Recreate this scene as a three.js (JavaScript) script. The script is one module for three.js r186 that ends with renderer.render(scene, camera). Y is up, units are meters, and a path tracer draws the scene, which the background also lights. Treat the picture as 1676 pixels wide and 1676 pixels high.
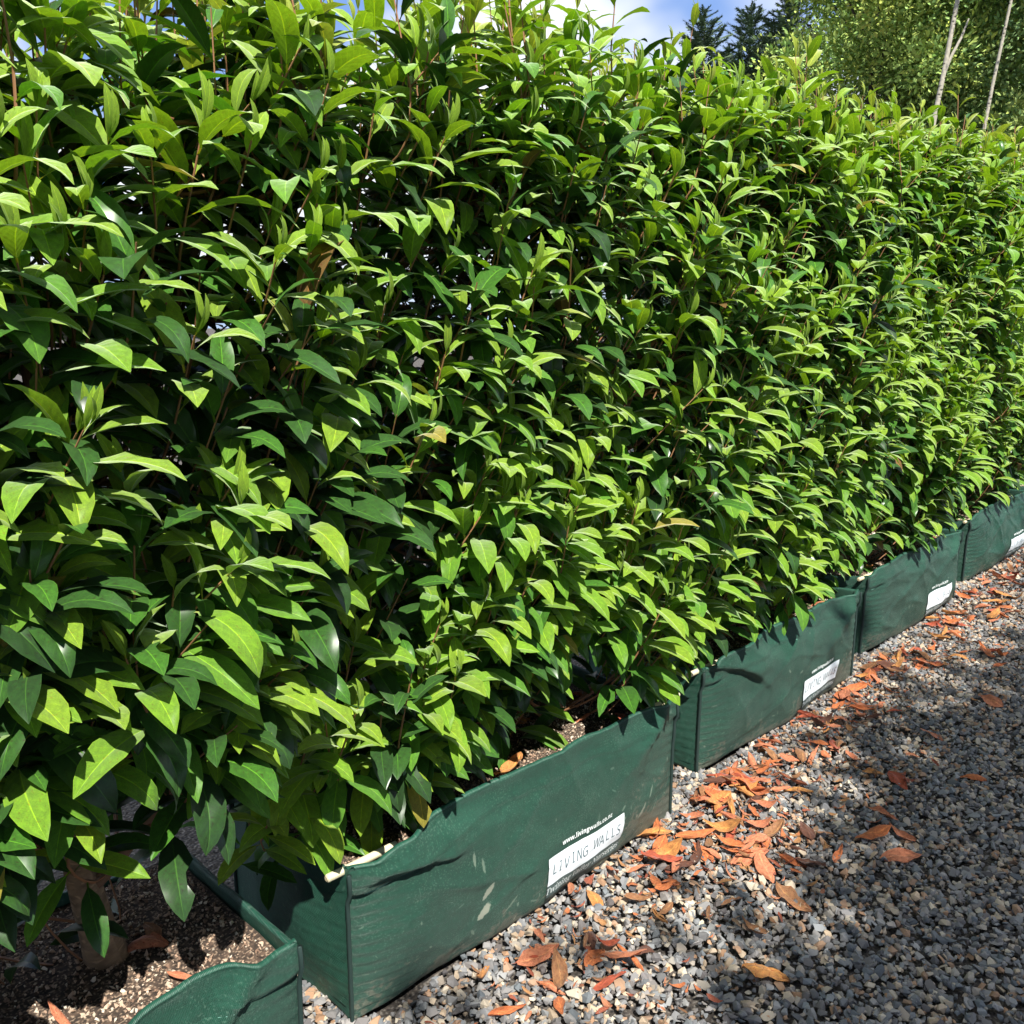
import * as THREE from 'three';
import { ConvexGeometry } from 'three/addons/geometries/ConvexGeometry.js';
import { mergeGeometries } from 'three/addons/utils/BufferGeometryUtils.js';
import { ImprovedNoise } from 'three/addons/math/ImprovedNoise.js';

/* ------------------------------------------------------------------ camera, sky, sun, exposure
   World: x runs along the row of planter bags, y is up, z points from the hedge to the path. */
const scene = new THREE.Scene();
const camera = new THREE.PerspectiveCamera(59.0, 1, 0.05, 400);
camera.position.set(-0.881, 1.25, 1.154);
{
  const p = Math.atan(312 / 1480), f = [0.7535, -0.657];
  camera.lookAt(camera.position.x + f[0] * Math.cos(p), camera.position.y - Math.sin(p), camera.position.z + f[1] * Math.cos(p));
}
camera.updateMatrixWorld(true); camera.updateProjectionMatrix();
scene.add(camera);

const renderer = new THREE.WebGLRenderer({ antialias: true });
renderer.toneMapping = THREE.LinearToneMapping;
renderer.toneMappingExposure = 1.92;
renderer.shadowMap.enabled = true;
renderer.setSize(1024, 1024);

const SUN = new THREE.Vector3(-0.62, 1.65, 1.0).normalize();
const sun = new THREE.DirectionalLight(new THREE.Color(1.0, 0.955, 0.88), 5.0);
sun.position.copy(SUN).multiplyScalar(40).add(new THREE.Vector3(2, 0, 0));
sun.target.position.set(2, 0, 0);
sun.castShadow = true;
sun.shadow.mapSize.set(4096, 4096);
Object.assign(sun.shadow.camera, { left: -14, right: 14, top: 14, bottom: -14, near: 1, far: 120 });
sun.shadow.bias = -0.0004;
scene.add(sun, sun.target);

const noise3 = new ImprovedNoise();
const fbm = (x, y, z, o = 5) => { let s = 0, a = 0.5; for (let i = 0; i < o; i++) { s += a * noise3.noise(x, y, z); x *= 2.03; y *= 2.03; z *= 2.03; a *= 0.5; } return s; };
const clamp = (v, a = 0, b = 1) => Math.min(b, Math.max(a, v));
const smooth = (a, b, v) => { const t = clamp((v - a) / (b - a)); return t * t * (3 - 2 * t); };
const mix = (a, b, t) => a + (b - a) * t;
function rng(seed) { let a = seed >>> 0; return () => { a = (a + 0x6D2B79F5) | 0; let t = Math.imul(a ^ (a >>> 15), 1 | a); t = (t + Math.imul(t ^ (t >>> 7), 61 | t)) ^ t; return ((t ^ (t >>> 14)) >>> 0) / 4294967296; }; }

{ // sky: blue air with broken white cloud all the way round
  const W = 1024, H = 512, data = new Float32Array(W * H * 4);
  for (let j = 0; j < H; j++) for (let i = 0; i < W; i++) {
    const el = ((j + 0.5) / H - 0.5) * Math.PI, az = ((i + 0.5) / W - 0.5) * 2 * Math.PI;
    const d = [Math.cos(el) * Math.cos(az), Math.sin(el), Math.cos(el) * Math.sin(az)];
    const up = Math.max(0, d[1]), g = Math.pow(1 - up, 3);
    const air = [mix(0.085, 0.42, g), mix(0.235, 0.56, g), mix(0.66, 0.78, g)];
    const k = 1.5 / (0.35 + up);
    const c = fbm(d[0] * k + 4.1, 1.7, d[2] * k + 9.3, 6), m = smooth(-0.1, 0.1, c) * smooth(0.0, 0.1, d[1] + 0.02);
    const body = 0.8 + 0.25 * clamp(0.5 + fbm(d[0] * k * 2 + 1, 5, d[2] * k * 2, 3));
    const o = (j * W + i) * 4;
    for (let q = 0; q < 3; q++) data[o + q] = mix(air[q], body * [0.97, 1.0, 1.04][q], m * 0.92);
    data[o + 3] = 1;
  }
  const t = new THREE.DataTexture(data, W, H, THREE.RGBAFormat, THREE.FloatType);
  t.mapping = THREE.EquirectangularReflectionMapping; t.magFilter = t.minFilter = THREE.LinearFilter; t.wrapS = THREE.RepeatWrapping; t.needsUpdate = true;
  scene.background = t; scene.environment = t;
  scene.environmentIntensity = 0.68; scene.backgroundIntensity = 0.68;
}

/* ------------------------------------------------------------------ helpers */
const taken = {};
function numbered(name) { const n = taken[name] = (taken[name] ?? -1) + 1; return n ? name + '_' + String(n).padStart(3, '0') : name; }
function shadows(o) { o.traverse((c) => { if (c.isMesh) { c.castShadow = true; c.receiveShadow = true; } }); }
function top(o, name, label, category, group, kind) {
  o.name = numbered(name); o.userData.label = label; o.userData.category = category;
  if (group) o.userData.group = group;
  if (kind) o.userData.kind = kind;
  scene.add(o); shadows(o); return o;
}
function part(name, geo, mat, parent, kind) { const m = new THREE.Mesh(geo, mat); m.name = name; if (kind) m.userData.kind = kind; m.castShadow = m.receiveShadow = true; parent.add(m); return m; }
const V = (x, y, z) => new THREE.Vector3(x, y, z);

function tex(w, h, fn, srgb, repeat = true) { // fn(u, v) -> [r, g, b] in 0..1 (sRGB when srgb)
  const d = new Uint8Array(w * h * 4);
  for (let j = 0; j < h; j++) for (let i = 0; i < w; i++) {
    const c = fn((i + 0.5) / w, (j + 0.5) / h), o = (j * w + i) * 4;
    d[o] = clamp(c[0]) * 255; d[o + 1] = clamp(c[1]) * 255; d[o + 2] = clamp(c[2]) * 255; d[o + 3] = 255;
  }
  const t = new THREE.DataTexture(d, w, h); t.magFilter = THREE.LinearFilter; t.minFilter = THREE.LinearMipmapLinearFilter; t.generateMipmaps = true;
  if (repeat) t.wrapS = t.wrapT = THREE.RepeatWrapping;
  if (srgb) t.colorSpace = THREE.SRGBColorSpace;
  t.needsUpdate = true; return t;
}
// tapered tube along points with radii
function tube(points, radii, sides = 5, uvScale = 1) {
  const pos = [], uv = [], idx = [], n = points.length;
  let prev = V(0.3, 0.2, 0.93), acc = 0;
  for (let i = 0; i < n; i++) {
    const t = points[Math.min(n - 1, i + 1)].clone().sub(points[Math.max(0, i - 1)]).normalize();
    const a = prev.clone().sub(t.clone().multiplyScalar(prev.dot(t))).normalize(), b = t.clone().cross(a); prev = a;
    if (i) acc += points[i].distanceTo(points[i - 1]);
    for (let k = 0; k <= sides; k++) {
      const q = k / sides * 2 * Math.PI, c = Math.cos(q) * radii[i], s = Math.sin(q) * radii[i];
      pos.push(points[i].x + a.x * c + b.x * s, points[i].y + a.y * c + b.y * s, points[i].z + a.z * c + b.z * s);
      uv.push(k / sides, acc * uvScale);
    }
  }
  for (let i = 0; i < n - 1; i++) for (let k = 0; k < sides; k++) { const p = i * (sides + 1) + k; idx.push(p, p + 1, p + sides + 1, p + 1, p + sides + 2, p + sides + 1); }
  const capA = pos.length / 3; pos.push(...points[0].toArray(), ...points[n - 1].toArray()); uv.push(0.5, 0, 0.5, acc * uvScale);
  for (let k = 0; k < sides; k++) { idx.push(capA, k + 1, k); const p = (n - 1) * (sides + 1) + k; idx.push(capA + 1, p, p + 1); }
  const g = new THREE.BufferGeometry();
  g.setAttribute('position', new THREE.Float32BufferAttribute(pos, 3)); g.setAttribute('uv', new THREE.Float32BufferAttribute(uv, 2)); g.setIndex(idx); g.computeVertexNormals();
  return g;
}
function grid(nu, nv, fn) { // fn(i/nu, j/nv) -> [x, y, z, u, v]
  const pos = [], uv = [], idx = [];
  for (let j = 0; j <= nv; j++) for (let i = 0; i <= nu; i++) { const q = fn(i / nu, j / nv); pos.push(q[0], q[1], q[2]); uv.push(q[3], q[4]); }
  for (let j = 0; j < nv; j++) for (let i = 0; i < nu; i++) { const a = j * (nu + 1) + i, b = a + 1, c = a + nu + 1; idx.push(a, b, c, b, c + 1, c); }
  const g = new THREE.BufferGeometry();
  g.setAttribute('position', new THREE.Float32BufferAttribute(pos, 3)); g.setAttribute('uv', new THREE.Float32BufferAttribute(uv, 2)); g.setIndex(idx); g.computeVertexNormals();
  return g;
}
function instanced(name, geo, mat, items, parent) { // items: {m: Matrix4, c: Color}
  const o = new THREE.InstancedMesh(geo, mat, items.length); o.name = name; o.userData.kind = 'stuff';
  items.forEach((it, i) => { o.setMatrixAt(i, it.m); if (it.c) o.setColorAt(i, it.c); });
  o.castShadow = o.receiveShadow = true; if (parent) parent.add(o);
  return o;
}
const lin = (r, g, b) => new THREE.Color().setRGB(r, g, b);

/* ------------------------------------------------------------------ setting: ground and gravel */
const BAGS = [ // near front corner x, z; z at the far end; seed; fold
  { x: -1.17, z0: 0.03, z1: 0.088, seed: 11, fold: 1 },
  { x: 0.0, z0: 0.0, z1: 0.055, seed: 22, fold: 1 },
  { x: 1.235, z0: 0.0, z1: 0.055, seed: 33, fold: 2 },
  { x: 2.47, z0: 0.0, z1: 0.055, seed: 44, fold: 0 },
  { x: 3.78, z0: 0.012, z1: 0.06, seed: 55, fold: 0 },
  { x: 5.03, z0: 0.02, z1: 0.07, seed: 66, fold: 1 },
  { x: 6.28, z0: 0.02, z1: 0.07, seed: 77, fold: 0 },
];
const BL = 1.0, BH = 0.318, BW = 0.4;

const groundH = (x, z) => 0.012 * fbm(x * 1.3, 3, z * 1.3, 3) + 0.006 * noise3.noise(x * 9, 8, z * 9);
{
  const gravelTex = tex(512, 512, (u, v) => {
    const n = 0.5 + 0.8 * fbm(u * 36, v * 36, 2, 3), k = noise3.noise(u * 150, v * 150, 6), c = k > 0.22 ? [0.47, 0.45, 0.42] : k < -0.25 ? [0.16, 0.15, 0.145] : [0.3, 0.275, 0.25];
    return c.map((x) => x * (0.65 + 0.5 * n));
  }, true);
  const bump = tex(512, 512, (u, v) => { const n = 0.5 + fbm(u * 60, v * 60, 7, 3); return [n, n, n]; });
  const N = 120, g = grid(N, N, (a, b) => { const s = (t) => Math.sign(t - 0.5) * Math.pow(Math.abs(t - 0.5) * 2, 3) * 150; const x = s(a) + 2, z = s(b) + 0.5; return [x, groundH(x, z) - 0.02, z, x, -z]; });
  const m = new THREE.MeshStandardMaterial({ map: gravelTex, bumpMap: bump, bumpScale: 0.01, roughness: 0.95 });
  const o = new THREE.Mesh(g, m); // grid winding faces up or down alike in a path tracer; keep it facing up for three.js
  g.index.array.reverse(); g.computeVertexNormals();
  top(o, 'ground', 'grey and tan crushed gravel ground of the nursery path', 'ground', null, 'structure');
}
{ // crushed stone, several hull shapes, two loose layers
  const R = rng(901), shapes = [];
  for (let k = 0; k < 9; k++) {
    const pts = [], n = 11 + Math.floor(R() * 5), sx = 0.8 + R() * 0.45, sy = 0.45 + R() * 0.35, sz = 0.65 + R() * 0.35;
    for (let i = 0; i < n; i++) { const a = R() * 2 * Math.PI, y = R() * 2 - 1, r = Math.sqrt(1 - y * y), w = 0.85 + R() * 0.25; pts.push(V(Math.cos(a) * r * sx * w, y * sy * w, Math.sin(a) * r * sz * w)); }
    const g = new ConvexGeometry(pts); g.deleteAttribute('uv'); shapes.push(g);
  }
  const palette = [[0.12, 0.125, 0.13], [0.15, 0.155, 0.16], [0.19, 0.195, 0.2], [0.23, 0.228, 0.222], [0.16, 0.16, 0.162], [0.29, 0.26, 0.22], [0.36, 0.29, 0.21], [0.42, 0.37, 0.29], [0.3, 0.19, 0.12], [0.09, 0.092, 0.098], [0.24, 0.24, 0.24], [0.13, 0.13, 0.135]];
  const lists = shapes.map(() => []), q = new THREE.Quaternion(), e = new THREE.Euler();
  const put = (x, z, y, r) => {
    e.set((R() - 0.5) * 1.3, R() * 7, (R() - 0.5) * 1.3); q.setFromEuler(e);
    const c = palette[Math.floor(R() * palette.length)], v = 0.82 + R() * 0.46, w = (R() - 0.5) * 0.03;
    lists[Math.floor(R() * shapes.length)].push({ m: new THREE.Matrix4().compose(V(x, y, z), q.clone(), V(r, r * (0.8 + R() * 0.5), r)), c: lin(c[0] * v * 1.02 + w, c[1] * v, c[2] * v * 0.98 - w * 0.6) });
  };
  const zones = [[-0.5, 3.3, 0.0, 1.15, 40000, 1.04], [3.3, 6.4, 0.0, 1.0, 13000, 1.22], [-2.2, 9.5, -0.3, 3.2, 7000, 1.4]]; // close by, farther along, all round
  for (let i = 0; i + 1 < BAGS.length; i++) zones.push([BAGS[i].x + BL - 0.06, BAGS[i + 1].x + 0.06, -0.5, 0.08, i < 3 ? 2200 : 1200, 1]); // the gaps between the bags
  for (const [x0, x1, z0, z1, n, k] of zones) for (let i = 0; i < n; i++) {
    const x = mix(x0, x1, R()), z = mix(z0, z1, R());
    if (z < 0.03 && BAGS.some((b) => x > b.x + 0.04 && x < b.x + BL - 0.04)) continue;
    const r = (0.005 + 0.0088 * Math.pow(R(), 2.2)) * k;
    put(x, z, groundH(x, z) - 0.011 + R() * 0.01 + r * 0.25, r);
  }
  const mat = new THREE.MeshStandardMaterial({ color: 0xffffff, roughness: 0.88, flatShading: true });
  lists.forEach((l, i) => { const o = instanced('gravel', shapes[i], mat, l); top(o, 'gravel', 'loose crushed grey and tan stones covering the path', 'gravel', 'gravel of the path', 'stuff'); });
}

/* ------------------------------------------------------------------ planter bags */
const weaveBump = tex(256, 256, (u, v) => { const a = Math.sin(u * 2 * Math.PI * 32), b = Math.sin(v * 2 * Math.PI * 32); const n = 0.5 + 0.2 * a * (b > 0 ? 1 : 0.3) + 0.2 * b + 0.25 * fbm(u * 30, v * 6, 3, 3); return [n, n, n]; });
weaveBump.repeat.set(14, 14);
function fabricTex(seed) { // dark green woven cloth with dust, mud splash near the foot and pale scuffs
  const R = rng(seed), marks = [];
  for (let i = 0; i < 190; i++) marks.push({ x: R(), y: R() * R(), r: 0.0008 + R() * R() * 0.0035, a: R() * 3, s: 1 + R() * 3, k: 0.25 + 0.6 * R() });
  for (let i = 0; i < 26; i++) marks.push({ x: 0.55 + R() * 0.44, y: R() * 0.3, r: 0.001 + R() * 0.002, a: 0.5 + R() * 0.7, s: 4 + R() * 9, k: 0.2 + 0.4 * R() });
  if (seed === 22) marks.push({ x: 0.3, y: 0.42, r: 0.009, a: 0.75, s: 2.6, k: 1.3 }, { x: 0.29, y: 0.3, r: 0.01, a: 0.7, s: 2.4, k: 1.3 }, { x: 0.37, y: 0.22, r: 0.003, a: 0.5, s: 9, k: 0.8 }, { x: 0.27, y: 0.66, r: 0.004, a: 1.5, s: 4, k: 0.9 }, { x: 0.29, y: 0.6, r: 0.004, a: 1.5, s: 4, k: 0.8 }, { x: 0.82, y: 0.3, r: 0.004, a: 0.9, s: 6, k: 0.9 }, { x: 0.86, y: 0.4, r: 0.003, a: 0.9, s: 6, k: 0.9 });
  const w = 1024, h = 352, paint = new Float32Array(w * h);
  for (const m of marks) {
    const c = Math.cos(m.a), s = Math.sin(m.a), px = m.x * w, py = m.y * h, rad = m.r * w * m.s + 2;
    for (let j = Math.max(0, Math.floor(py - rad)); j < Math.min(h, py + rad); j++) for (let i = Math.max(0, Math.floor(px - rad)); i < Math.min(w, px + rad); i++) {
      const dx = (i - px) / w, dy = (j - py) / w, a = (dx * c + dy * s) / (m.r * m.s), b = (-dx * s + dy * c) / m.r;
      const d = a * a + b * b + 0.9 * fbm(i * 0.15, j * 0.15, seed, 3);
      if (d < 1) paint[j * w + i] = Math.max(paint[j * w + i], m.k * smooth(1, 0.55, d));
    }
  }
  return tex(w, h, (u, v) => {
    const thread = 0.93 + 0.1 * noise3.noise(u * 160, v * 30, seed) + 0.1 * noise3.noise(u * 40, v * 200, seed + 3);
    let c = [0.11, 0.305, 0.24].map((x) => x * thread * (1 + 0.18 * fbm(u * 5, v * 3, seed * 0.3, 4)));
    // brown splash: grainy, with a ragged outline
    const sp = fbm(u * 9, v * 5, seed + 7, 4) * 0.55 + fbm(u * 70, v * 30, seed + 2, 3) * 0.5;
    const mud = smooth(0.02, 0.22, sp + 0.22 - v * 1.25 + 0.26 * smooth(0.35, 0.85, u)) * 0.75;
    c = c.map((x, k) => mix(x, [0.41, 0.39, 0.335][k], mud));
    const speck = smooth(0.28, 0.46, noise3.noise(u * 300, v * 110, seed + 9) + 0.35 * noise3.noise(u * 14, v * 7, seed)) * 0.26;
    const p = Math.max(speck, paint[Math.min(h - 1, Math.floor(v * h)) * w + Math.min(w - 1, Math.floor(u * w))] * 0.7);
    return c.map((x, k) => mix(x, [0.66, 0.67, 0.6][k], p));
  }, true, false);
}
const plainFabric = tex(256, 256, (u, v) => { const t = 0.95 + 0.12 * noise3.noise(u * 60, v * 60, 4) + 0.15 * fbm(u * 6, v * 6, 2, 3); const s = smooth(0.42, 0.55, noise3.noise(u * 90, v * 90, 9)) * 0.3; return [mix(0.108 * t, 0.6, s), mix(0.3 * t, 0.6, s), mix(0.236 * t, 0.55, s)]; }, true);
const clothMat = (map) => new THREE.MeshPhysicalMaterial({ map, bumpMap: weaveBump, bumpScale: 0.0016, roughness: 0.52, sheen: 0.12, sheenRoughness: 0.5, sheenColor: new THREE.Color(0.5, 0.6, 0.58), side: THREE.DoubleSide });
const plainCloth = clothMat(plainFabric);
const pipingMat = new THREE.MeshStandardMaterial({ color: lin(0.012, 0.03, 0.026), roughness: 0.7 });
const threadMat = new THREE.MeshStandardMaterial({ color: lin(0.11, 0.26, 0.21), roughness: 0.8 });
const rodMat = new THREE.MeshStandardMaterial({ color: lin(0.66, 0.6, 0.4), roughness: 0.5 });
const rodEndMat = new THREE.MeshStandardMaterial({ color: lin(0.5, 0.42, 0.26), roughness: 0.8 });

function labelTexture() { // the print on the cloth: web address, white block with the name, two small lines under it
  const c = document.createElement('canvas'); c.width = 1024; c.height = 512; const k = c.getContext('2d');
  k.clearRect(0, 0, 1024, 512);
  k.fillStyle = '#4a5a58'; k.fillRect(0, 388, 1024, 124);
  k.fillStyle = '#e4eef2'; k.fillRect(0, 118, 1024, 270);
  k.fillStyle = '#dfe9e6'; k.textAlign = 'center'; k.textBaseline = 'middle';
  k.font = 'bold 62px sans-serif'; k.fillText('www.livingwalls.co.nz', 512, 52);
  k.fillStyle = '#2d4a55'; k.font = '150px sans-serif';
  const word = 'LIVING WALLS', xs = 60, step = 79; // hand-lettered: thin capitals of uneven height
  for (let i = 0; i < word.length; i++) {
    if (word[i] === ' ') continue;
    k.save(); k.translate(xs + i * step + 18, 254 + (i % 3 - 1) * 8); k.scale(0.78, 1.0); k.rotate(((i * 7) % 5 - 2) * 0.018); k.fillText(word[i], 0, 0); k.restore();
  }
  k.fillStyle = '#d7e0de'; k.font = 'italic 84px serif'; k.fillText('Twining Valley Nurseries', 490, 446);
  const t = new THREE.CanvasTexture(c); t.colorSpace = THREE.SRGBColorSpace; t.anisotropy = 8; return t;
}
const printMat = new THREE.MeshStandardMaterial({ map: labelTexture(), alphaTest: 0.4, roughness: 0.6, side: THREE.DoubleSide });

function bagShape(b) { // surface of the front cloth in the bag's own frame: s along it, y up, returns outward offset
  const S = b.seed;
  const topY = (s) => BH - (S === 11 ? 0.034 * (1 - clamp(s / BL)) + 0.012 * Math.sin(s * 21) * clamp(s * 2 - 1) : 0) + 0.012 * Math.sin(Math.PI * clamp(s / BL)) - 0.016 * Math.exp(-Math.pow((s - 0.03) / 0.05, 2)) + 0.01 * noise3.noise(s * 5, S, 1) + 0.002 * noise3.noise(s * 22, S, 6) + (b.fold === 1 ? -0.008 * Math.exp(-Math.pow((s - 0.14) / 0.05, 2)) : 0);
  const front = (s, y) => {
    const ends = clamp(Math.min(s, BL - s) / 0.22), e = ends * (2 - ends), yy = clamp(y / BH);
    let z = (0.014 + 0.036 * Math.sin(Math.PI * Math.pow(yy, 0.7))) * e + 0.019 * e * noise3.noise(s * 3.1, y * 5, S) + 0.008 * e * noise3.noise(s * 8, y * 12, S + 4) + 0.0022 * e * noise3.noise(s * 26, y * 30, S + 2) + 0.005 * (1 - Math.abs(noise3.noise(s * 5 + y * 9, y * 11, S + 8)) * 2) * smooth(0.5, 0.9, yy);
    z -= 0.02 * smooth(0.8, 1, yy) * e;
    // slack creases running across the cloth
    { const r1 = 1 - Math.abs(noise3.noise(s * 3.3 + y * 5, y * 3 - s, S + 11)) * 2.4, r2 = 1 - Math.abs(noise3.noise(s * 4.1 - y * 6, y * 4 + s, S + 15)) * 2.4; z += e * (0.006 * Math.pow(clamp(r1), 4) + 0.005 * Math.pow(clamp(r2), 4)) * smooth(0.05, 0.35, yy) * (1 - 0.75 * smooth(0.42, 0.5, s) * smooth(0.86, 0.78, s) * smooth(0.2, 0.16, y)); // the print stiffens the cloth
      }
    // puckers along the corner seams
    const pn = Math.exp(-s / 0.07), pf = Math.exp(-(BL - s) / 0.08);
    z += 0.004 * Math.sin(y * 330 + 2.5 * noise3.noise(s * 14, y * 9, S)) * pn * smooth(0, 0.012, s) + 0.002 * Math.sin(y * 260 + s * 60) * pf * smooth(0, 0.012, BL - s);
    // diagonal pull towards the far top corner
    const dl = (s - BL) * 0.55 + (BH - y); z += 0.01 * Math.exp(-Math.pow((dl + 0.03) / 0.016, 2)) * smooth(0.62, 0.9, s) * smooth(BL, 0.97, s);
    const dm = (s - BL) * 0.9 + (BH - y); z += 0.009 * Math.exp(-Math.pow((dm + 0.07) / 0.018, 2)) * smooth(0.72, 0.93, s) * smooth(BL, 0.97, s);
    // hem: doubled cloth holding the rod, above a stitched line
    const line = topY(s) - 0.05;
    z += 0.007 * smooth(line - 0.002, line + 0.006, y) - 0.003 * Math.exp(-Math.pow((y - line) / 0.003, 2));
    // folds where the cloth sags under the rod near the end of the bag
    if (b.fold === 1) { const yf = 0.262 + 0.012 * Math.sin(s * 20) - s * 0.02; z += 0.021 * smooth(yf - 0.004, yf + 0.012, y) * smooth(0.015, 0.06, s) * smooth(0.34, 0.12, s) * smooth(BH + 0.03, BH - 0.03, y); }
    if (b.fold === 2) { const yf = 0.3 - 1.35 * Math.max(0, s - 0.04) * Math.max(0, s - 0.04) - 0.1 * s; z += 0.024 * smooth(yf - 0.006, yf + 0.014, y) * smooth(0.0, 0.05, s) * smooth(0.36, 0.2, s) * smooth(BH + 0.02, BH - 0.05, y - 0.25 * s); }
    return z;
  };
  return { topY, front };
}
function makeBag(b, label) {
  const o = new THREE.Group(), { topY, front } = bagShape(b);
  o.position.set(b.x, 0, b.z0); o.rotation.y = -Math.atan2(b.z1 - b.z0, BL);
  const R = rng(b.seed * 7), S = b.seed;
  const lip = 0.007;
  // profile of a cloth panel: up the outside, over the hem, down inside to below the soil
  const profile = (v, H) => v < 0.8 ? [v / 0.8 * H, 0, 0] : v < 0.9 ? [H + Math.sin((v - 0.8) / 0.1 * Math.PI) * lip, -(1 - Math.cos((v - 0.8) / 0.1 * Math.PI)) * lip, 1] : [H - (v - 0.9) / 0.1 * 0.1, -2 * lip - 0.002 * (v - 0.9), 1];
  const panel = (name, fn, mat) => part(name, fn, mat, o);
  const fmap = fabricTex(S);
  const fp = panel('front_panel', grid(110, 60, (u, v) => {
    const s = u * BL, H = topY(s), [y, dz] = profile(v, H), z = front(s, Math.min(y, H)) + dz;
    return [s, y, z, u, v / 0.8 > 1 ? 0.99 : y / BH * 0.95];
  }), clothMat(fmap));
  for (const far of [0, 1]) {
    panel('end_panel', grid(40, 40, (u, v) => {
      const w = u * BW, Hc = topY(far * BL), H = Hc - 0.03 * Math.sin(Math.PI * u) * (far ? 0.3 : 1), [y, dz] = profile(v, H), e = Math.min(1, Math.min(u, 1 - u) / 0.3);
      const out = 0.022 * e * Math.sin(Math.PI * clamp(y / BH)) + 0.003 * Math.sin(y * 270 + far * 2 + 2 * noise3.noise(w * 9, y * 12, S)) * Math.exp(-w / 0.1) * smooth(0, 0.02, w) + 0.006 * e * noise3.noise(w * 7, y * 7, S + far) + dz;
      const zf = front(far * BL, Math.min(y, H));
      return far ? [BL + out, y, zf - w, u * 0.4, y] : [-out, y, zf - w, u * 0.4 + 0.5, y];
    }), plainCloth);
  }
  panel('back_panel', grid(50, 24, (u, v) => { const s = u * BL, H = topY(BL - s), [y, dz] = profile(v, H), e = Math.sin(Math.PI * u); return [s, y, -BW - 0.03 * e * Math.sin(Math.PI * clamp(y / BH)) - dz, u, y]; }), plainCloth);
  // corner seams: a doubled strip of cloth standing proud of the corner
  for (const [s, back] of [[0, 0], [BL, 0], [0, 1], [BL, 1]]) {
    const pts = [], rad = []; for (let i = 0; i <= 16; i++) { const y = i / 16 * (topY(s) - 0.004); pts.push(V(s + (s ? 0.002 : -0.002), y + 0.001, (back ? -BW : front(s, y)) + (back ? -0.002 : 0.003) + 0.0012 * noise3.noise(y * 30, S, s))); rad.push(0.0042); }
    part('corner_seam', tube(pts, rad, 6), pipingMat, o);
  }
  { // stitching of the hem
    const pts = [], rad = []; for (let i = 0; i <= 80; i++) { const s = 0.03 + i / 80 * (BL - 0.06), y = topY(s) - 0.0505; pts.push(V(s, y, front(s, y) + 0.0006)); rad.push(0.0017); }
    part('stitching', tube(pts, rad, 5), threadMat, fp);
  }
  { // rods in the hems, sticking out at the ends
    for (const z of [-0.012, -BW + 0.012]) for (const end of [0, 1]) {
      if (end && (S === 11 || S === 33 || S === 44)) continue;
      const out = end ? 0.035 : [0.05, 0.035, 0.045][S % 3], x = end ? BL : 0, y = topY(end * BL) - 0.006, dir = end ? 1 : -1;
      const pts = [V(x - dir * 0.12, y - 0.002, z), V(x, y, z), V(x + dir * (out - 0.002), y + 0.004, z + 0.004), V(x + dir * out, y + 0.004, z + 0.004)];
      const rod = part('rod', tube(pts, [0.0075, 0.0075, 0.0075, 0.0062], 14), rodMat, o);
      const c = part('rod_end', new THREE.CylinderGeometry(0.0045, 0.0045, 0.002, 14), rodEndMat, rod); c.rotation.z = Math.PI / 2; c.position.set(x + dir * (out + 0.0004), y + 0.004, z + 0.004);
    }
  }
  { // print on the front cloth, following its bulge
    const s0 = b.seed === 22 ? 0.475 : 0.53, w = 0.262, y0 = 0.034, h = 0.128;
    part('printed_label', grid(90, 44, (u, v) => { const s = s0 + u * w, y = y0 + v * h; return [s, y, front(s, y) + 0.0042, u, v]; }), printMat, fp);
  }
  top(o, 'planter_bag', label, 'planter bag', 'green planter bags in a row');
  return o;
}
const bagLabels = [
  'dark green fabric planter bag with a thick bare laurel trunk rising from its soil',
  'dark green woven planter bag with two large pale scuffs on its front',
  'green planter bag with a cream rod end above a deep curved fold',
  'green planter bag standing second after the one with two pale scuffs',
  'green planter bag standing third after the one with two pale scuffs',
  'green planter bag standing fourth after the one with two pale scuffs',
  'green planter bag standing fifth after the one with two pale scuffs',
];
BAGS.forEach((b, i) => makeBag(b, bagLabels[i]));

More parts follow.
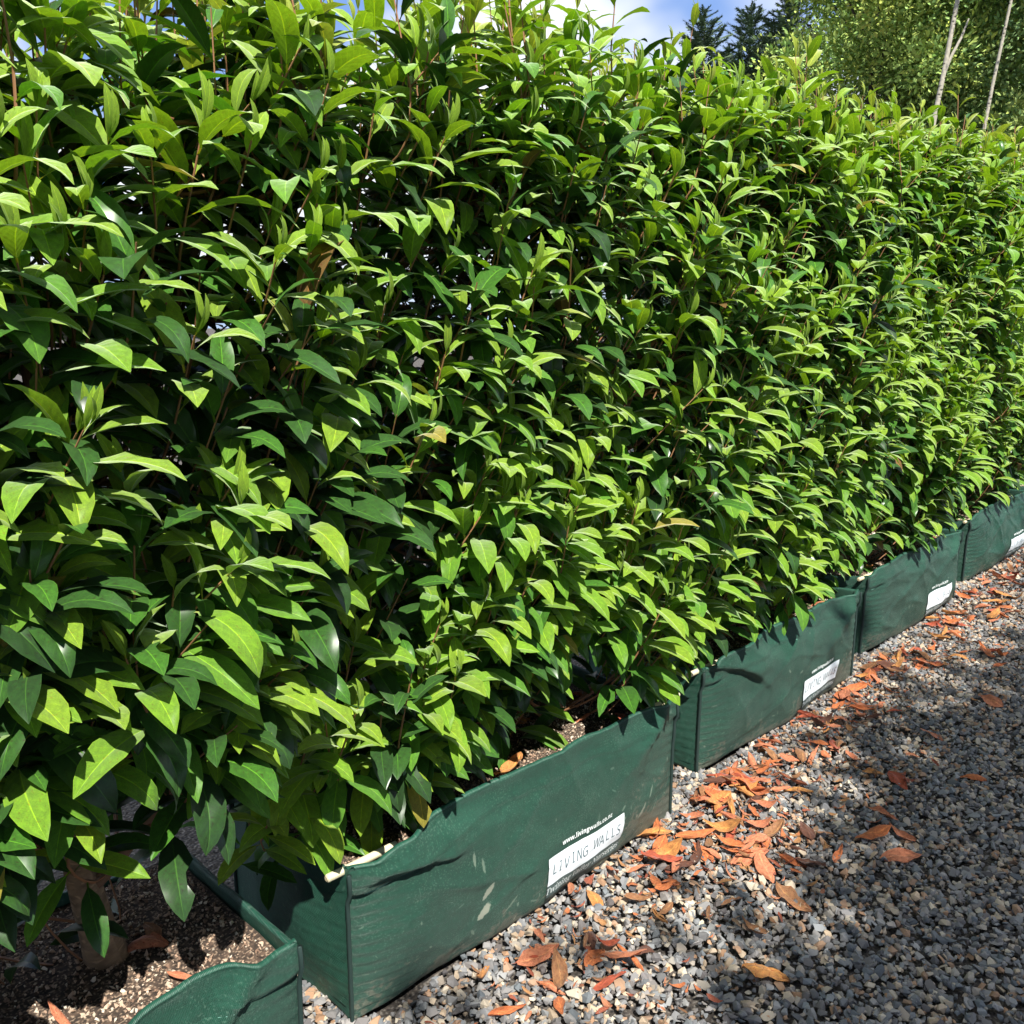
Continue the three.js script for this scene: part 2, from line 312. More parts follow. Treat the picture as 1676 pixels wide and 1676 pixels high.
/* potting mix */
const toBag = (b, s, w) => { const a = Math.atan2(b.z1 - b.z0, BL); return [b.x + s * Math.cos(a) + w * Math.sin(a), b.z0 + s * Math.sin(a) - w * Math.cos(a)]; }; // s along, w behind the front
const soilY = (x, z) => 0.283 + 0.018 * fbm(x * 5, 2, z * 5, 4);
{
  const soilTex = tex(256, 256, (u, v) => { const n = 0.5 + fbm(u * 50, v * 50, 3, 3), k = noise3.noise(u * 120, v * 120, 8); return k > 0.25 ? [0.58, 0.5, 0.42] : [0.34 * n + 0.08, 0.27 * n + 0.07, 0.22 * n + 0.06]; }, true);
  const mat = new THREE.MeshStandardMaterial({ map: soilTex, roughness: 1 });
  const R = rng(77), chips = [];
  for (let k = 0; k < 5; k++) { const p = []; for (let i = 0; i < 9; i++) p.push(V((R() - 0.5) * 2, (R() - 0.5) * 1.1, (R() - 0.5) * 1.5)); const g = new ConvexGeometry(p); g.deleteAttribute('uv'); chips.push(g); }
  const chipMat = new THREE.MeshStandardMaterial({ color: 0xffffff, roughness: 0.95, flatShading: true });
  const pal = [[0.55, 0.46, 0.35], [0.46, 0.36, 0.27], [0.64, 0.57, 0.46], [0.34, 0.23, 0.16], [0.2, 0.125, 0.085], [0.42, 0.29, 0.2], [0.1, 0.07, 0.05], [0.5, 0.36, 0.26]];
  for (const b of BAGS) {
    const g = grid(50, 20, (u, v) => { const [x, z] = toBag(b, 0.012 + u * (BL - 0.024), 0.012 + v * (BW - 0.024)); return [x, soilY(x, z), z, u * 2, v * 0.8]; });
    const o = new THREE.Group(); part('soil_surface', g, mat, o);
    const lists = chips.map(() => []);
    for (let i = 0; i < 5000; i++) {
      const [x, z] = toBag(b, 0.02 + R() * (BL - 0.04), 0.018 + R() * (BW - 0.04)), r = 0.0022 + 0.0052 * R() * R(), c = pal[Math.floor(R() * pal.length)];
      const q = new THREE.Quaternion().setFromEuler(new THREE.Euler(R() * 6, R() * 6, R() * 6));
      lists[i % 5].push({ m: new THREE.Matrix4().compose(V(x, soilY(x, z) + r * 0.4, z), q, V(r, r, r)), c: lin(...c) });
    }
    lists.forEach((l, i) => instanced('bark_chips', chips[i], chipMat, l, o));
    top(o, 'potting_mix', 'coarse tan and brown potting mix filling the green bag', 'potting mix', 'potting mix in the bags', 'stuff');
  }
}

/* ------------------------------------------------------------------ laurel leaves */
const leafTex = (old) => tex(128, 512, (u, v) => {
  const c = Math.abs(u - 0.5) * 2, t = v;
  if (t < 0.1) return old ? [0.95, 0.8, 0.55] : [1, 0.85, 0.6];
  const rib = smooth(0.04 + 0.06 * (1 - t), 0.012, c);
  const side = Math.pow(0.5 + 0.5 * Math.sin((t * 11 - c * 1.7) * 2 * Math.PI), 10) * smooth(0.98, 0.5, c) * 0.55;
  const edge = smooth(0.9, 1.0, c) * 0.5;
  const n = 0.86 + 0.2 * fbm(u * 6, v * 12, old ? 3 : 8, 4) + 0.1 * noise3.noise(u * 30, v * 80, 2);
  const k = clamp(rib * 0.95 + side * 0.3 + edge * 0.6);
  const fleck = old ? 1 - 0.25 * smooth(0.4, 0.5, noise3.noise(u * 13, v * 34, 5)) : 1 - 0.14 * smooth(0.44, 0.54, noise3.noise(u * 11, v * 30, 7));
  return old ? [mix(0.7 * n, 1, k), mix(0.76 * n, 1, k) * fleck, mix(0.72 * n, 0.8, k) * fleck] : [mix(0.8 * n, 1, k), mix(0.86 * n, 1, k) * fleck, mix(0.8 * n, 0.75, k) * fleck];
}, true, false);
const leafBump = tex(128, 512, (u, v) => { const c = Math.abs(u - 0.5) * 2; const s = 0.5 + 0.5 * Math.sin((v * 11 - c * 1.7) * 2 * Math.PI); const k = 0.35 + 0.45 * s * smooth(1, 0.4, c) + 0.25 * fbm(u * 8, v * 24, 5, 2) - 0.3 * smooth(0.08, 0.0, c); return [k, k, k]; }, false, false);
const mapNew = leafTex(false), mapOld = leafTex(true);
function leafMat(color, fresh) {
  return new THREE.MeshPhysicalMaterial({
    color, map: fresh ? mapNew : mapOld, bumpMap: leafBump, bumpScale: fresh ? 0.0005 : 0.0007, roughness: 1, side: THREE.DoubleSide,
    transmission: fresh ? 0.42 : 0, thickness: 0, clearcoat: fresh ? 0.18 : 0.5, clearcoatRoughness: fresh ? 0.36 : 0.3, ior: 1.42,
  });
}
// one blade: length 1 along +z, upper face +y, short stalk first; the halves are folded up along the midrib and the blade arches down
function leafGeo({ width = 0.33, curl = 0.9, fold = 0.35, lift = 0.25, wave = 0.02, sway = 0, torn = 0, seed = 1 }, segs = 7, cols = [-1, -0.52, 0, 0, 0.52, 1]) {
  const R = rng(seed), pos = [], uv = [], idx = [], rows = [];
  let y = 0, z = 0, x = 0, last = 0;
  const ts = [0, 0.1]; for (let i = 1; i <= segs; i++) ts.push(0.1 + 0.9 * Math.pow(i / segs, 0.95));
  ts.forEach((t, i) => {
    const dt = t - last, ang = lift - curl * t * t * 0.7 - curl * 0.65 * t; last = t;
    y += Math.sin(ang) * dt; z += Math.cos(ang) * dt; x += sway * t * dt;
    const b = clamp((t - 0.1) / 0.9);
    let w = i < 2 ? 0.012 : width * 0.5 * Math.pow(Math.max(0, Math.sin(Math.PI * b)), 0.62) * (1 - 0.3 * smooth(0.78, 1.0, b));
    if (i === ts.length - 1) w = 0.003;
    const ny = Math.cos(ang), nz = -Math.sin(ang);
    for (const c of cols) {
      const bite = torn && (i === torn + 1 || i === torn + 2) && c === 1 ? 0.5 : 1;
      const off = c * w * bite * (Math.abs(c) === 1 ? 1 + (R() - 0.5) * 0.05 : 1), h = Math.abs(c) * w * (fold - 0.22 * Math.abs(c)) + (Math.abs(c) === 1 && i > 1 ? wave * Math.sin(i * 2.1 + c * 1.3 + seed) * (i < ts.length - 1 ? 1 : 0) : 0);
      rows.push(0); pos.push(x + off, y + ny * h, z + nz * h); uv.push(0.5 + c * 0.5, t);
    }
  });
  const n = ts.length, W = cols.length;
  for (let i = 0; i < n - 1; i++) for (let k = 0; k < W - 1; k++) { if (k === W / 2 - 1) continue; const a = i * W + k, b = a + 1, c = a + W, d = c + 1; idx.push(a, c, b, b, c, d); }
  const g = new THREE.BufferGeometry();
  g.setAttribute('position', new THREE.Float32BufferAttribute(pos, 3)); g.setAttribute('uv', new THREE.Float32BufferAttribute(uv, 2)); g.setIndex(idx); g.computeVertexNormals();
  return g;
}
const LEAF_FORMS = [
  { curl: 0.75, fold: 0.46, lift: 0.4, width: 0.282, wave: 0.008, sway: 0.06 }, { curl: 1.15, fold: 0.42, lift: 0.55, width: 0.268, wave: 0.008, sway: -0.12 }, { curl: 0.5, fold: 0.5, lift: 0.25, width: 0.291, wave: 0.01, sway: 0.14 },
  { curl: 1.35, fold: 0.4, lift: 0.55, width: 0.264, wave: 0.006, sway: 0.0 }, { curl: 0.95, fold: 0.36, lift: 0.45, width: 0.309, wave: 0.01, sway: -0.08 }, { curl: 0.65, fold: 0.5, lift: 0.25, width: 0.282, wave: 0.008, sway: 0.18 },
  { curl: 1.05, fold: 0.4, lift: 0.5, width: 0.319, wave: 0.01, sway: -0.16 }, { curl: 0.8, fold: 0.4, lift: 0.35, width: 0.300, wave: 0.01, sway: 0.1, torn: 4 },
];
const LEAVES = LEAF_FORMS.map((p, i) => leafGeo({ ...p, seed: i + 3 }, 8)), LEAVES_MID = LEAF_FORMS.map((p, i) => leafGeo({ ...p, seed: i + 3 }, 6)), LEAVES_FAR = LEAF_FORMS.map((p, i) => leafGeo({ ...p, seed: i + 3 }, 5, [-1, 0, 0, 1]));
function leafMass(name, items, mat, parent) { // many blades joined into one mesh; items: {k, m, c}
  let nv = 0, ni = 0; for (const it of items) { const g = (it.near ? LEAVES_MID : LEAVES_FAR)[it.k]; nv += g.attributes.position.count; ni += g.index.count; }
  const P = new Float32Array(nv * 3), N = new Float32Array(nv * 3), U = new Float32Array(nv * 2), C = new Float32Array(nv * 3), I = new Uint32Array(ni);
  let v = 0, w = 0;
  for (const it of items) {
    const g = (it.near ? LEAVES_MID : LEAVES_FAR)[it.k], p = g.attributes.position.array, n = g.attributes.normal.array, u = g.attributes.uv.array, e = it.m.elements, q = g.attributes.position.count, r = Math.hypot(e[4], e[5], e[6]);
    for (let i = 0; i < q; i++) {
      const x = p[i * 3], y = p[i * 3 + 1], z = p[i * 3 + 2], a = n[i * 3], b = n[i * 3 + 1], d = n[i * 3 + 2], o = (v + i) * 3;
      for (let k = 0; k < 3; k++) { P[o + k] = e[k] * x + e[4 + k] * y + e[8 + k] * z + e[12 + k]; N[o + k] = (e[k] * a + e[4 + k] * b + e[8 + k] * d) / r; }
      C[o] = it.c.r; C[o + 1] = it.c.g; C[o + 2] = it.c.b; U[(v + i) * 2] = u[i * 2]; U[(v + i) * 2 + 1] = u[i * 2 + 1];
    }
    const ix = g.index.array; for (let i = 0; i < ix.length; i++) I[w++] = ix[i] + v;
    v += q;
  }
  const G = new THREE.BufferGeometry();
  G.setAttribute('position', new THREE.BufferAttribute(P, 3)); G.setAttribute('normal', new THREE.BufferAttribute(N, 3)); G.setAttribute('uv', new THREE.BufferAttribute(U, 2)); G.setAttribute('color', new THREE.BufferAttribute(C, 3)); G.setIndex(new THREE.BufferAttribute(I, 1));
  return part(name, G, mat, parent, 'stuff');
}
// colours of the foliage, young to old
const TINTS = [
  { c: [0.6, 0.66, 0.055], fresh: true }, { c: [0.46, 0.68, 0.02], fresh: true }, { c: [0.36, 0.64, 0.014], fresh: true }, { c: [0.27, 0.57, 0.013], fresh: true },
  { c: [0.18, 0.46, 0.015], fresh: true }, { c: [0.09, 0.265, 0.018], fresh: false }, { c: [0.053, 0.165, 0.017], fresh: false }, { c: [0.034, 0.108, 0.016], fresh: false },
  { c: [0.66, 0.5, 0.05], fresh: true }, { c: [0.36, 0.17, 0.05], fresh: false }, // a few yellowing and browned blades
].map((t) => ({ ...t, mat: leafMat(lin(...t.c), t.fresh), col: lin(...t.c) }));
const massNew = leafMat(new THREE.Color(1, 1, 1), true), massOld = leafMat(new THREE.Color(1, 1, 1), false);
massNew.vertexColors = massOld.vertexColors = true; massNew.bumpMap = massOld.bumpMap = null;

const barkTex = tex(128, 256, (u, v) => { const n = 0.5 + 0.5 * fbm(u * 5, v * 22, 2, 4) + 0.25 * smooth(0.3, 0.5, noise3.noise(u * 14, v * 60, 6)); return [0.52 * n + 0.24, 0.45 * n + 0.19, 0.36 * n + 0.14]; }, true);
const barkBump = tex(128, 256, (u, v) => { const n = 0.5 + fbm(u * 6, v * 40, 4, 4); return [n, n, n]; });
const barkMat = new THREE.MeshStandardMaterial({ map: barkTex, bumpMap: barkBump, bumpScale: 0.003, roughness: 0.9 });
const branchMat = new THREE.MeshStandardMaterial({ color: lin(0.17, 0.095, 0.055), roughness: 0.8, bumpMap: barkBump, bumpScale: 0.001 });
const twigMat = new THREE.MeshStandardMaterial({ color: lin(0.27, 0.13, 0.06), roughness: 0.65 });

/* ------------------------------------------------------------------ laurel plants */
const UP = V(0, 1, 0);
const lump = (x, y) => 0.12 * noise3.noise(x * 2.3, y * 2.1, 4.4) + 0.035 * noise3.noise(x * 6, y * 6, 1.2);
const reach = (y, H) => { const t = clamp((y - 0.3) / (H - 0.3)); return mix(0.2, 0.33, smooth(0, 0.4, t)) - 0.17 * smooth(0.75, 1.04, t); };
const view = new THREE.Matrix4().multiplyMatrices(camera.projectionMatrix, camera.matrixWorldInverse);

function makePlant(tx, tz, H, seed, label) {
  const R = rng(seed), g = (k = 1) => (R() + R() + R() - 1.5) / 1.5 * k;
  const o = new THREE.Group(); o.position.set(tx, 0.25, tz);
  const loc = (v) => v.clone().sub(o.position);
  // trunk
  const tp = [], tr = [], lean = [g(0.03), g(0.03)];
  for (let i = 0; i <= 10; i++) { const t = i / 10; tp.push(loc(V(tx + lean[0] * t + 0.012 * Math.sin(i * 1.3 + seed), 0.235 + t * (H * 0.72 - 0.25), tz + lean[1] * t + 0.01 * Math.cos(i * 1.7)))); tr.push(mix(0.03, 0.008, Math.pow(t, 0.7)) + 0.008 * Math.exp(-t * 22)); }
  part('trunk', tube(tp, tr, 12, 3), barkMat, o);
  const axis = (y) => { const t = clamp((y - 0.235) / (H * 0.72 - 0.25)), i = Math.min(9, Math.floor(t * 10)); return tp[i].clone().lerp(tp[i + 1], t * 10 - i).add(o.position); };
  // main limbs
  const limbs = [];
  for (let k = 0; k < 9; k++) {
    const y0 = 0.36 + k * 0.115 + R() * 0.06, a = k * 2.4 + R(), r = 0.2 + R() * 0.1, y1 = Math.min(H - 0.25, y0 + 0.35 + R() * 0.35);
    const A = axis(y0), C = V(tx + Math.cos(a) * r * 1.15, y1, tz + Math.sin(a) * r * 0.75), B = A.clone().lerp(C, 0.5).add(V(Math.cos(a) * 0.05, -0.06, Math.sin(a) * 0.05));
    const cv = new THREE.QuadraticBezierCurve3(A, B, C), pts = cv.getPoints(7);
    part('branch', tube(pts.map(loc), pts.map((_, i) => mix(0.011, 0.004, i / 7)), 7, 4), branchMat, o);
    limbs.push(pts);
  }
  const near = (p) => { let best = null, d = 1e9; for (const l of limbs) for (let i = 1; i < l.length; i++) { if (l[i].y > p.y - 0.04) continue; const q = l[i].distanceToSquared(p); if (q < d) { d = q; best = l[i]; } } const ax = axis(p.y - 0.2); if (!best || ax.distanceToSquared(p) < d) best = ax; return best; };
  const twigs = [], leaves = [];
  const shoot = (tip, dir, len, n, young, size, thin) => {
    const outward = clamp(dir.z * 2, -1, 1);
    const start = tip.clone().addScaledVector(dir, -len * 0.8).add(V(0, -len * 0.25, 0));
    const from = near(start), mid = from.clone().lerp(start, 0.55).add(V(0, -0.03, 0));
    const cv = new THREE.CatmullRomCurve3([from, mid, start, tip]), pts = cv.getPoints(9), r0 = thin ? 0.0024 : 0.0036;
    twigs.push(tube(pts.map(loc), pts.map((_, i) => mix(r0, 0.0012, i / 9)), 4));
    const a0 = R() * 7, shootTone = g(0.12);
    for (let i = 0; i < n; i++) {
      const q = (i + 0.5 * R()) / n, t = mix(0.4, 1, Math.pow(q, 0.8)), p = cv.getPoint(Math.min(1, t)), T = cv.getTangent(Math.min(1, t));
      const ph = a0 + i * 2.4 + g(0.3), ref = Math.abs(T.y) > 0.9 ? V(1, 0, 0) : UP, s1 = T.clone().cross(ref).normalize(), s2 = s1.clone().cross(T).normalize();
      const out = s1.multiplyScalar(Math.cos(ph)).addScaledVector(s2, Math.sin(ph));
      const open = mix(1.45, 0.6, Math.pow(q, 1.8)) + g(0.22);
      const d = T.clone().multiplyScalar(Math.cos(open)).addScaledVector(out, Math.sin(open)); d.y -= 0.06; d.normalize();
      // blades turn their upper face to the light
      const nrm = UP.clone().addScaledVector(SUN, 0.3).add(V(g(0.6), 0, g(0.6) + 0.12 * outward)); nrm.addScaledVector(d, -nrm.dot(d)).normalize();
      const X = nrm.clone().cross(d).normalize();
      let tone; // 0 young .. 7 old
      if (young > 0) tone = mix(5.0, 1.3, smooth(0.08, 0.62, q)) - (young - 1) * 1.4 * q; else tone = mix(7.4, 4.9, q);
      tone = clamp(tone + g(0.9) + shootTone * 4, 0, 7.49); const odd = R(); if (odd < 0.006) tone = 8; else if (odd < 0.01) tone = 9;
      const sz = size * (0.82 + R() * 0.36) * mix(1, 0.62, smooth(0.72, 1, q));
      const m = new THREE.Matrix4().makeBasis(X, nrm, d).scale(V(sz * (0.9 + R() * 0.2), sz, sz)).setPosition(loc(p));
      leaves.push({ m, p, sz, tone: Math.round(tone), k: Math.floor(R() * LEAVES.length * 0.999), v: 0.82 + R() * 0.36, d });
    }
    // closed bud leaves at the growing tip
    if (young > 0) for (let i = 0; i < 3; i++) {
      const T = cv.getTangent(1), d = T.clone().add(V(g(0.5), 0.25 + R() * 0.2, g(0.5))).normalize(), nrm = V(g(), 0.3, 1); nrm.addScaledVector(d, -nrm.dot(d)).normalize();
      const sz = size * (0.28 + R() * 0.22), m = new THREE.Matrix4().makeBasis(nrm.clone().cross(d), nrm, d).scale(V(sz * 0.7, sz, sz)).setPosition(loc(tip));
      leaves.push({ m, p: tip, sz, tone: young > 1 ? 0 : 1, k: 5, v: 0.9 + R() * 0.2, d });
    }
  };
  const low = tx < -0.7 ? 0.64 : tx < 0 ? 0.69 : 0.44;
  const frontZ = (x, y) => tz + reach(y, H) + lump(x, y);
  for (let i = 0; i < 130; i++) { // outer shoots on the path side
    const x = tx + (R() - 0.5) * 0.76, y = mix(low, H - 0.12, Math.pow(R(), 0.92)), z = frontZ(x, y) - R() * 0.07, lift = y < low + 0.12 ? 0.2 + R() * 0.4 : 0.3 + R() * 0.75;
    shoot(V(x, y, z), V((x - tx) * 0.7 + g(0.6), lift + 0.12, 0.6).normalize(), 0.12 + R() * 0.11, 9 + Math.floor(R() * 5), R() < 0.8 + 0.55 * noise3.noise(x * 3.1, y * 3.1, 9.7) ? 1 : 0, 0.118 + R() * 0.026);
  }
  for (let i = 0; i < 100; i++) { // growth behind them
    const x = tx + (R() - 0.5) * 0.72, y = mix(low + 0.06, H - 0.25, R()), z = mix(tz - 0.18, frontZ(x, y) - 0.08, R());
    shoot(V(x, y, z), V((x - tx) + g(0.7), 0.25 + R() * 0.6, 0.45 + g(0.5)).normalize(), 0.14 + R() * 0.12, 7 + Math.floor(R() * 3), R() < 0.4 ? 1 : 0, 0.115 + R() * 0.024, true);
  }
  for (let i = 0; i < 56; i++) { // upright shoots along the top
    const x = tx + (R() - 0.5) * 0.74, z = tz + (R() - 0.5) * 0.46, y = H - 0.09 + g(0.08) + (R() < 0.1 ? 0.09 : 0);
    shoot(V(x, y, z), V(g(0.32), 1, g(0.32)).normalize(), 0.14 + R() * 0.12, 9 + Math.floor(R() * 4), R() < 0.85 ? 1.1 + R() * 0.8 : 0, 0.108 + R() * 0.022);
  }
  for (let i = 0; i < 82; i++) { // the far side
    const x = tx + (R() - 0.5) * 0.74, y = mix(0.42, H - 0.12, R()), z = tz - reach(y, H) * 0.95 - lump(x, y + 5);
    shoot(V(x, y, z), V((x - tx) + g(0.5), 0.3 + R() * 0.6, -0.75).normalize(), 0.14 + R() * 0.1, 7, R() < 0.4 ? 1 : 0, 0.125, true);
  }
  // the blades that show largest from the path are single parts, the rest one mass
  const c = V(0, 0, 0);
  for (const l of leaves) {
    c.copy(l.p).addScaledVector(l.d, l.sz * 0.5); const dist = c.distanceTo(camera.position), depth = frontZ(c.x, c.y) - c.z; l.near = depth < 0.13 || c.y > H - 0.25;
    const ndc = c.clone().applyMatrix4(view); l.s = Math.abs(ndc.x) < 1.03 && Math.abs(ndc.y) < 1.03 && dist > 0.1 ? l.sz / dist * (depth < 0.06 ? 1 : depth < 0.16 ? 0.55 : 0.2) : 0;
  }
  leaves.sort((a, b) => b.s - a.s);
  const rest = {};
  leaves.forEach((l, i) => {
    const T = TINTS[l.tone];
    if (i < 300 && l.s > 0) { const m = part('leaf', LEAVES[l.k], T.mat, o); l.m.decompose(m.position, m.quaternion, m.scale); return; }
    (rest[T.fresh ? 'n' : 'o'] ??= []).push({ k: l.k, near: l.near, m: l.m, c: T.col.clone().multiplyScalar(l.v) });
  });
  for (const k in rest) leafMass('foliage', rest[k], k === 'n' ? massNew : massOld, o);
  part('twigs', mergeGeometries(twigs), twigMat, o, 'stuff');
  return top(o, 'laurel_plant', label, 'hedge plant', 'laurel hedge plants in the bags');
}
const heightAt = (x) => { const k = [[-1.2, 1.75], [-0.3, 1.77], [0.02, 1.8], [0.43, 1.88], [1.16, 1.93], [2.02, 1.93], [3.16, 2.05], [5, 2.13], [9, 2.15]]; for (let i = 1; i < k.length; i++) if (x < k[i][0]) return mix(k[i - 1][1], k[i][1], (x - k[i - 1][0]) / (k[i][0] - k[i - 1][0])); return 2.2; };
const ord = ['first', 'second', 'third', 'fourth', 'fifth', 'sixth', 'seventh'];
BAGS.slice(0, 6).forEach((b, i) => {
  [0.25, 0.79].forEach((s, k) => {
    const [x, z] = toBag(b, s, 0.215);
    const where = i === 0 ? 'bag just before the scuffed one' : i === 1 ? 'bag with two pale scuffs' : i === 2 ? 'bag with the deep curved fold' : `${ord[i - 2]} bag after the scuffed one`;
    const which = i === 0 && k === 1 ? 'bushy laurel whose thick bare trunk shows above sunlit potting mix' : `bushy glossy laurel at the ${k ? 'far' : 'near'} end of the ${where}`;
    makePlant(x, z, heightAt(x) + (k ? 0.0 : 0.03), 1000 + i * 20 + k, which);
  });
});

/* ------------------------------------------------------------------ fallen leaves */
{
  const R = rng(4242), g = () => (R() + R() - 1);
  const dryTex = tex(128, 256, (u, v) => { const c = Math.abs(u - 0.5) * 2, rib = smooth(0.09, 0.02, c), n = 0.78 + 0.3 * fbm(u * 5, v * 8, 12, 4), sp = smooth(0.3, 0.5, noise3.noise(u * 18, v * 30, 3)) * 0.45; return [clamp((0.98 * n + rib * 0.1) * (1 - sp * 0.4)), clamp((0.95 * n + rib * 0.14) * (1 - sp)), clamp((0.95 * n + rib * 0.1) * (1 - sp))]; }, true, false);
  const dry = (c) => new THREE.MeshPhysicalMaterial({ color: lin(...c), map: dryTex, roughness: 1, transmission: 0.15, thickness: 0, clearcoat: 0.12, clearcoatRoughness: 0.5, side: THREE.DoubleSide });
  const kinds = [
    { w: 'orange', m: dry([0.78, 0.25, 0.075]) }, { w: 'salmon orange', m: dry([0.8, 0.31, 0.15]) }, { w: 'rusty red', m: dry([0.6, 0.13, 0.055]) },
    { w: 'amber', m: dry([0.8, 0.38, 0.1]) }, { w: 'tan brown', m: dry([0.44, 0.22, 0.09]) }, { w: 'dark brown', m: dry([0.16, 0.06, 0.03]) },
  ];
  const yellow = { w: 'yellow', m: dry([0.72, 0.5, 0.06]) };
  // dry blades: flat, cupped, or rolled up across the width
  const dryGeo = (roll, curl, tw, seed) => {
    const W = 0.46;
    return grid(8, 9, (a, t) => {
      const c = a * 2 - 1, b = t, w = W * 0.5 * Math.pow(Math.max(0, Math.sin(Math.PI * (0.02 + 0.96 * Math.pow(b, 0.85)))), 0.8) * (1 + 0.25 * noise3.noise(b * 6, c > 0 ? 3.3 : 7.7, seed));
      const ang = c * roll * (0.8 + 0.3 * Math.sin(b * 3 + seed)), rr = w / Math.max(0.15, roll), x = Math.sin(ang) * rr, y = (1 - Math.cos(ang)) * rr * 1.0, tt = tw * (b - 0.5);
      const z = b - 0.5, lift = curl * (z * z) + 0.09 * noise3.noise(b * 4 + seed, c * 1.6, seed * 3.1) + 0.03 * noise3.noise(b * 11, c * 4, seed);
      return [x * Math.cos(tt) - y * Math.sin(tt), Math.max(-0.03, x * Math.sin(tt) + y * Math.cos(tt) + lift), z, a, b];
    });
  };
  const shapes = [['flat', dryGeo(0.5, 0.35, 0.4, 1)], ['cupped', dryGeo(1.1, 0.6, 0.7, 2)], ['rolled', dryGeo(2.5, 0.3, 0.8, 3)], ['cupped', dryGeo(1.5, -0.4, -0.9, 4)], ['curling', dryGeo(0.8, 1.3, 1.4, 5)], ['rolled', dryGeo(3.0, 0.6, -0.7, 6)], ['flat', dryGeo(0.6, -0.5, 0.8, 7)]];
  const lay = (x, y, z, kind, si, len, flip, where, group) => {
    const [form, geo] = shapes[si], o = new THREE.Mesh(geo, kind.m);
    o.position.set(x, y, z); o.rotation.set(g() * 0.5 + (flip ? Math.PI : 0), R() * 7, g() * 0.55, 'YXZ'); o.scale.setScalar(len);
    if (flip) o.position.y += len * 0.09;
    top(o, 'fallen_leaf', `${form} ${kind.w} dead leaf ${where}`, 'dead leaf', group);
  };
  const pick = (k) => k < 0.3 ? 0 : k < 0.52 ? 1 : k < 0.65 ? 2 : k < 0.78 ? 3 : k < 0.94 ? 4 : 5; // the same mix of colours in sun and shade
  // drifts on the gravel: [x, z, spread, count]
  const drifts = [[1.12, 0.1, 0.07, 20], [1.28, 0.17, 0.075, 18], [1.2, 0.05, 0.06, 8], [1.75, 0.16, 0.06, 8], [1.95, 0.22, 0.06, 8], [2.38, 0.1, 0.07, 14], [2.55, 0.2, 0.08, 12], [3.0, 0.14, 0.08, 16], [3.3, 0.25, 0.12, 16], [3.65, 0.16, 0.12, 20], [4.1, 0.2, 0.15, 13], [1.5, 0.12, 0.08, 10], [1.04, 0.26, 0.06, 8], [0.95, 0.3, 0.07, 8], [0.72, 0.2, 0.07, 7], [2.1, 0.14, 0.07, 9], [2.8, 0.3, 0.12, 12], [0.5, 0.16, 0.08, 4], [4.6, 0.2, 0.2, 8], [1.6, 0.28, 0.08, 7], [0.4, 0.22, 0.07, 7], [0.9, 0.16, 0.07, 8], [1.08, 0.33, 0.08, 7]];
  for (const [cx, cz, sp, n] of drifts) for (let i = 0; i < n; i++) {
    const x = cx + g() * sp * 2.4, z = Math.max(0.085, cz + g() * sp * 1.6), kind = kinds[pick(R())];
    lay(x, groundH(x, z) + 0.006 + R() * 0.012, z, kind, Math.floor(R() * 6.99), 0.045 + R() * 0.06, R() < 0.35, 'on the sunlit gravel beside the bags', 'dead leaves on the sunlit gravel');
  }
  const singles = [[0.33, 0.14], [0.42, 0.24], [0.46, 0.2], [0.5, 0.3], [0.6, 0.28], [0.24, 0.1], [0.83, 0.13], [0.68, 0.1], [0.38, 0.3], [0.28, 0.26], [0.76, 0.36], [0.88, 0.22], [0.57, 0.13], [0.2, 0.2]];
  for (const [x, z] of singles) lay(x, groundH(x, z) + 0.008, z, kinds[pick(R())], Math.floor(R() * 6.99), 0.05 + R() * 0.035, R() < 0.3, 'on the sunlit gravel beside the bags', 'dead leaves on the sunlit gravel');
  const shaded = [[1.0, 0.42], [1.08, 0.47], [1.22, 0.5], [1.27, 0.55], [1.35, 0.48], [1.55, 0.45], [0.85, 0.46], [0.98, 0.4], [1.18, 0.58], [1.7, 0.6], [0.7, 0.44], [1.9, 0.44], [2.3, 0.5], [0.6, 0.52]];
  for (const [x, z] of shaded) lay(x, groundH(x, z) + 0.008, z, kinds[pick(R())], Math.floor(R() * 6.99), 0.06 + R() * 0.045, R() < 0.3, 'on the shaded gravel of the path', 'dead leaves on the shaded gravel');
  // crumbs and scraps of broken leaf, too many to count
  const scraps = [dryGeo(0.7, 0.8, 0.9, 21), dryGeo(1.6, -0.5, -0.7, 22)].map((gm) => gm), scrapMat = dry([1, 1, 1]), bits = [[], []];
  const tones = [[0.7, 0.24, 0.08], [0.66, 0.28, 0.14], [0.42, 0.12, 0.06], [0.6, 0.32, 0.12], [0.34, 0.18, 0.08], [0.5, 0.34, 0.2]];
  for (let i = 0; i < 1700; i++) {
    const d = drifts[Math.floor(R() * drifts.length)], loose = R() < 0.45, x = loose ? R() * 5 : d[0] + g() * d[2] * 3.5, z = loose ? 0.08 + R() * 0.42 : Math.max(0.075, d[1] + g() * d[2] * 2), k = 0.012 + R() * R() * 0.032, c = tones[Math.floor(R() * tones.length)];
    bits[i % 2].push({ m: new THREE.Matrix4().compose(V(x, groundH(x, z) + 0.006 + R() * 0.006, z), new THREE.Quaternion().setFromEuler(new THREE.Euler(g() * 0.9, R() * 7, g() * 0.9)), V(k * (0.7 + R()), k, k)), c: lin(...c) });
  }
  bits.forEach((l, i) => top(instanced('leaf_scraps', scraps[i], scrapMat, l), 'leaf_scraps', 'small broken scraps of orange and brown dead leaf on the gravel', 'leaf litter', 'broken leaf litter', 'stuff'));
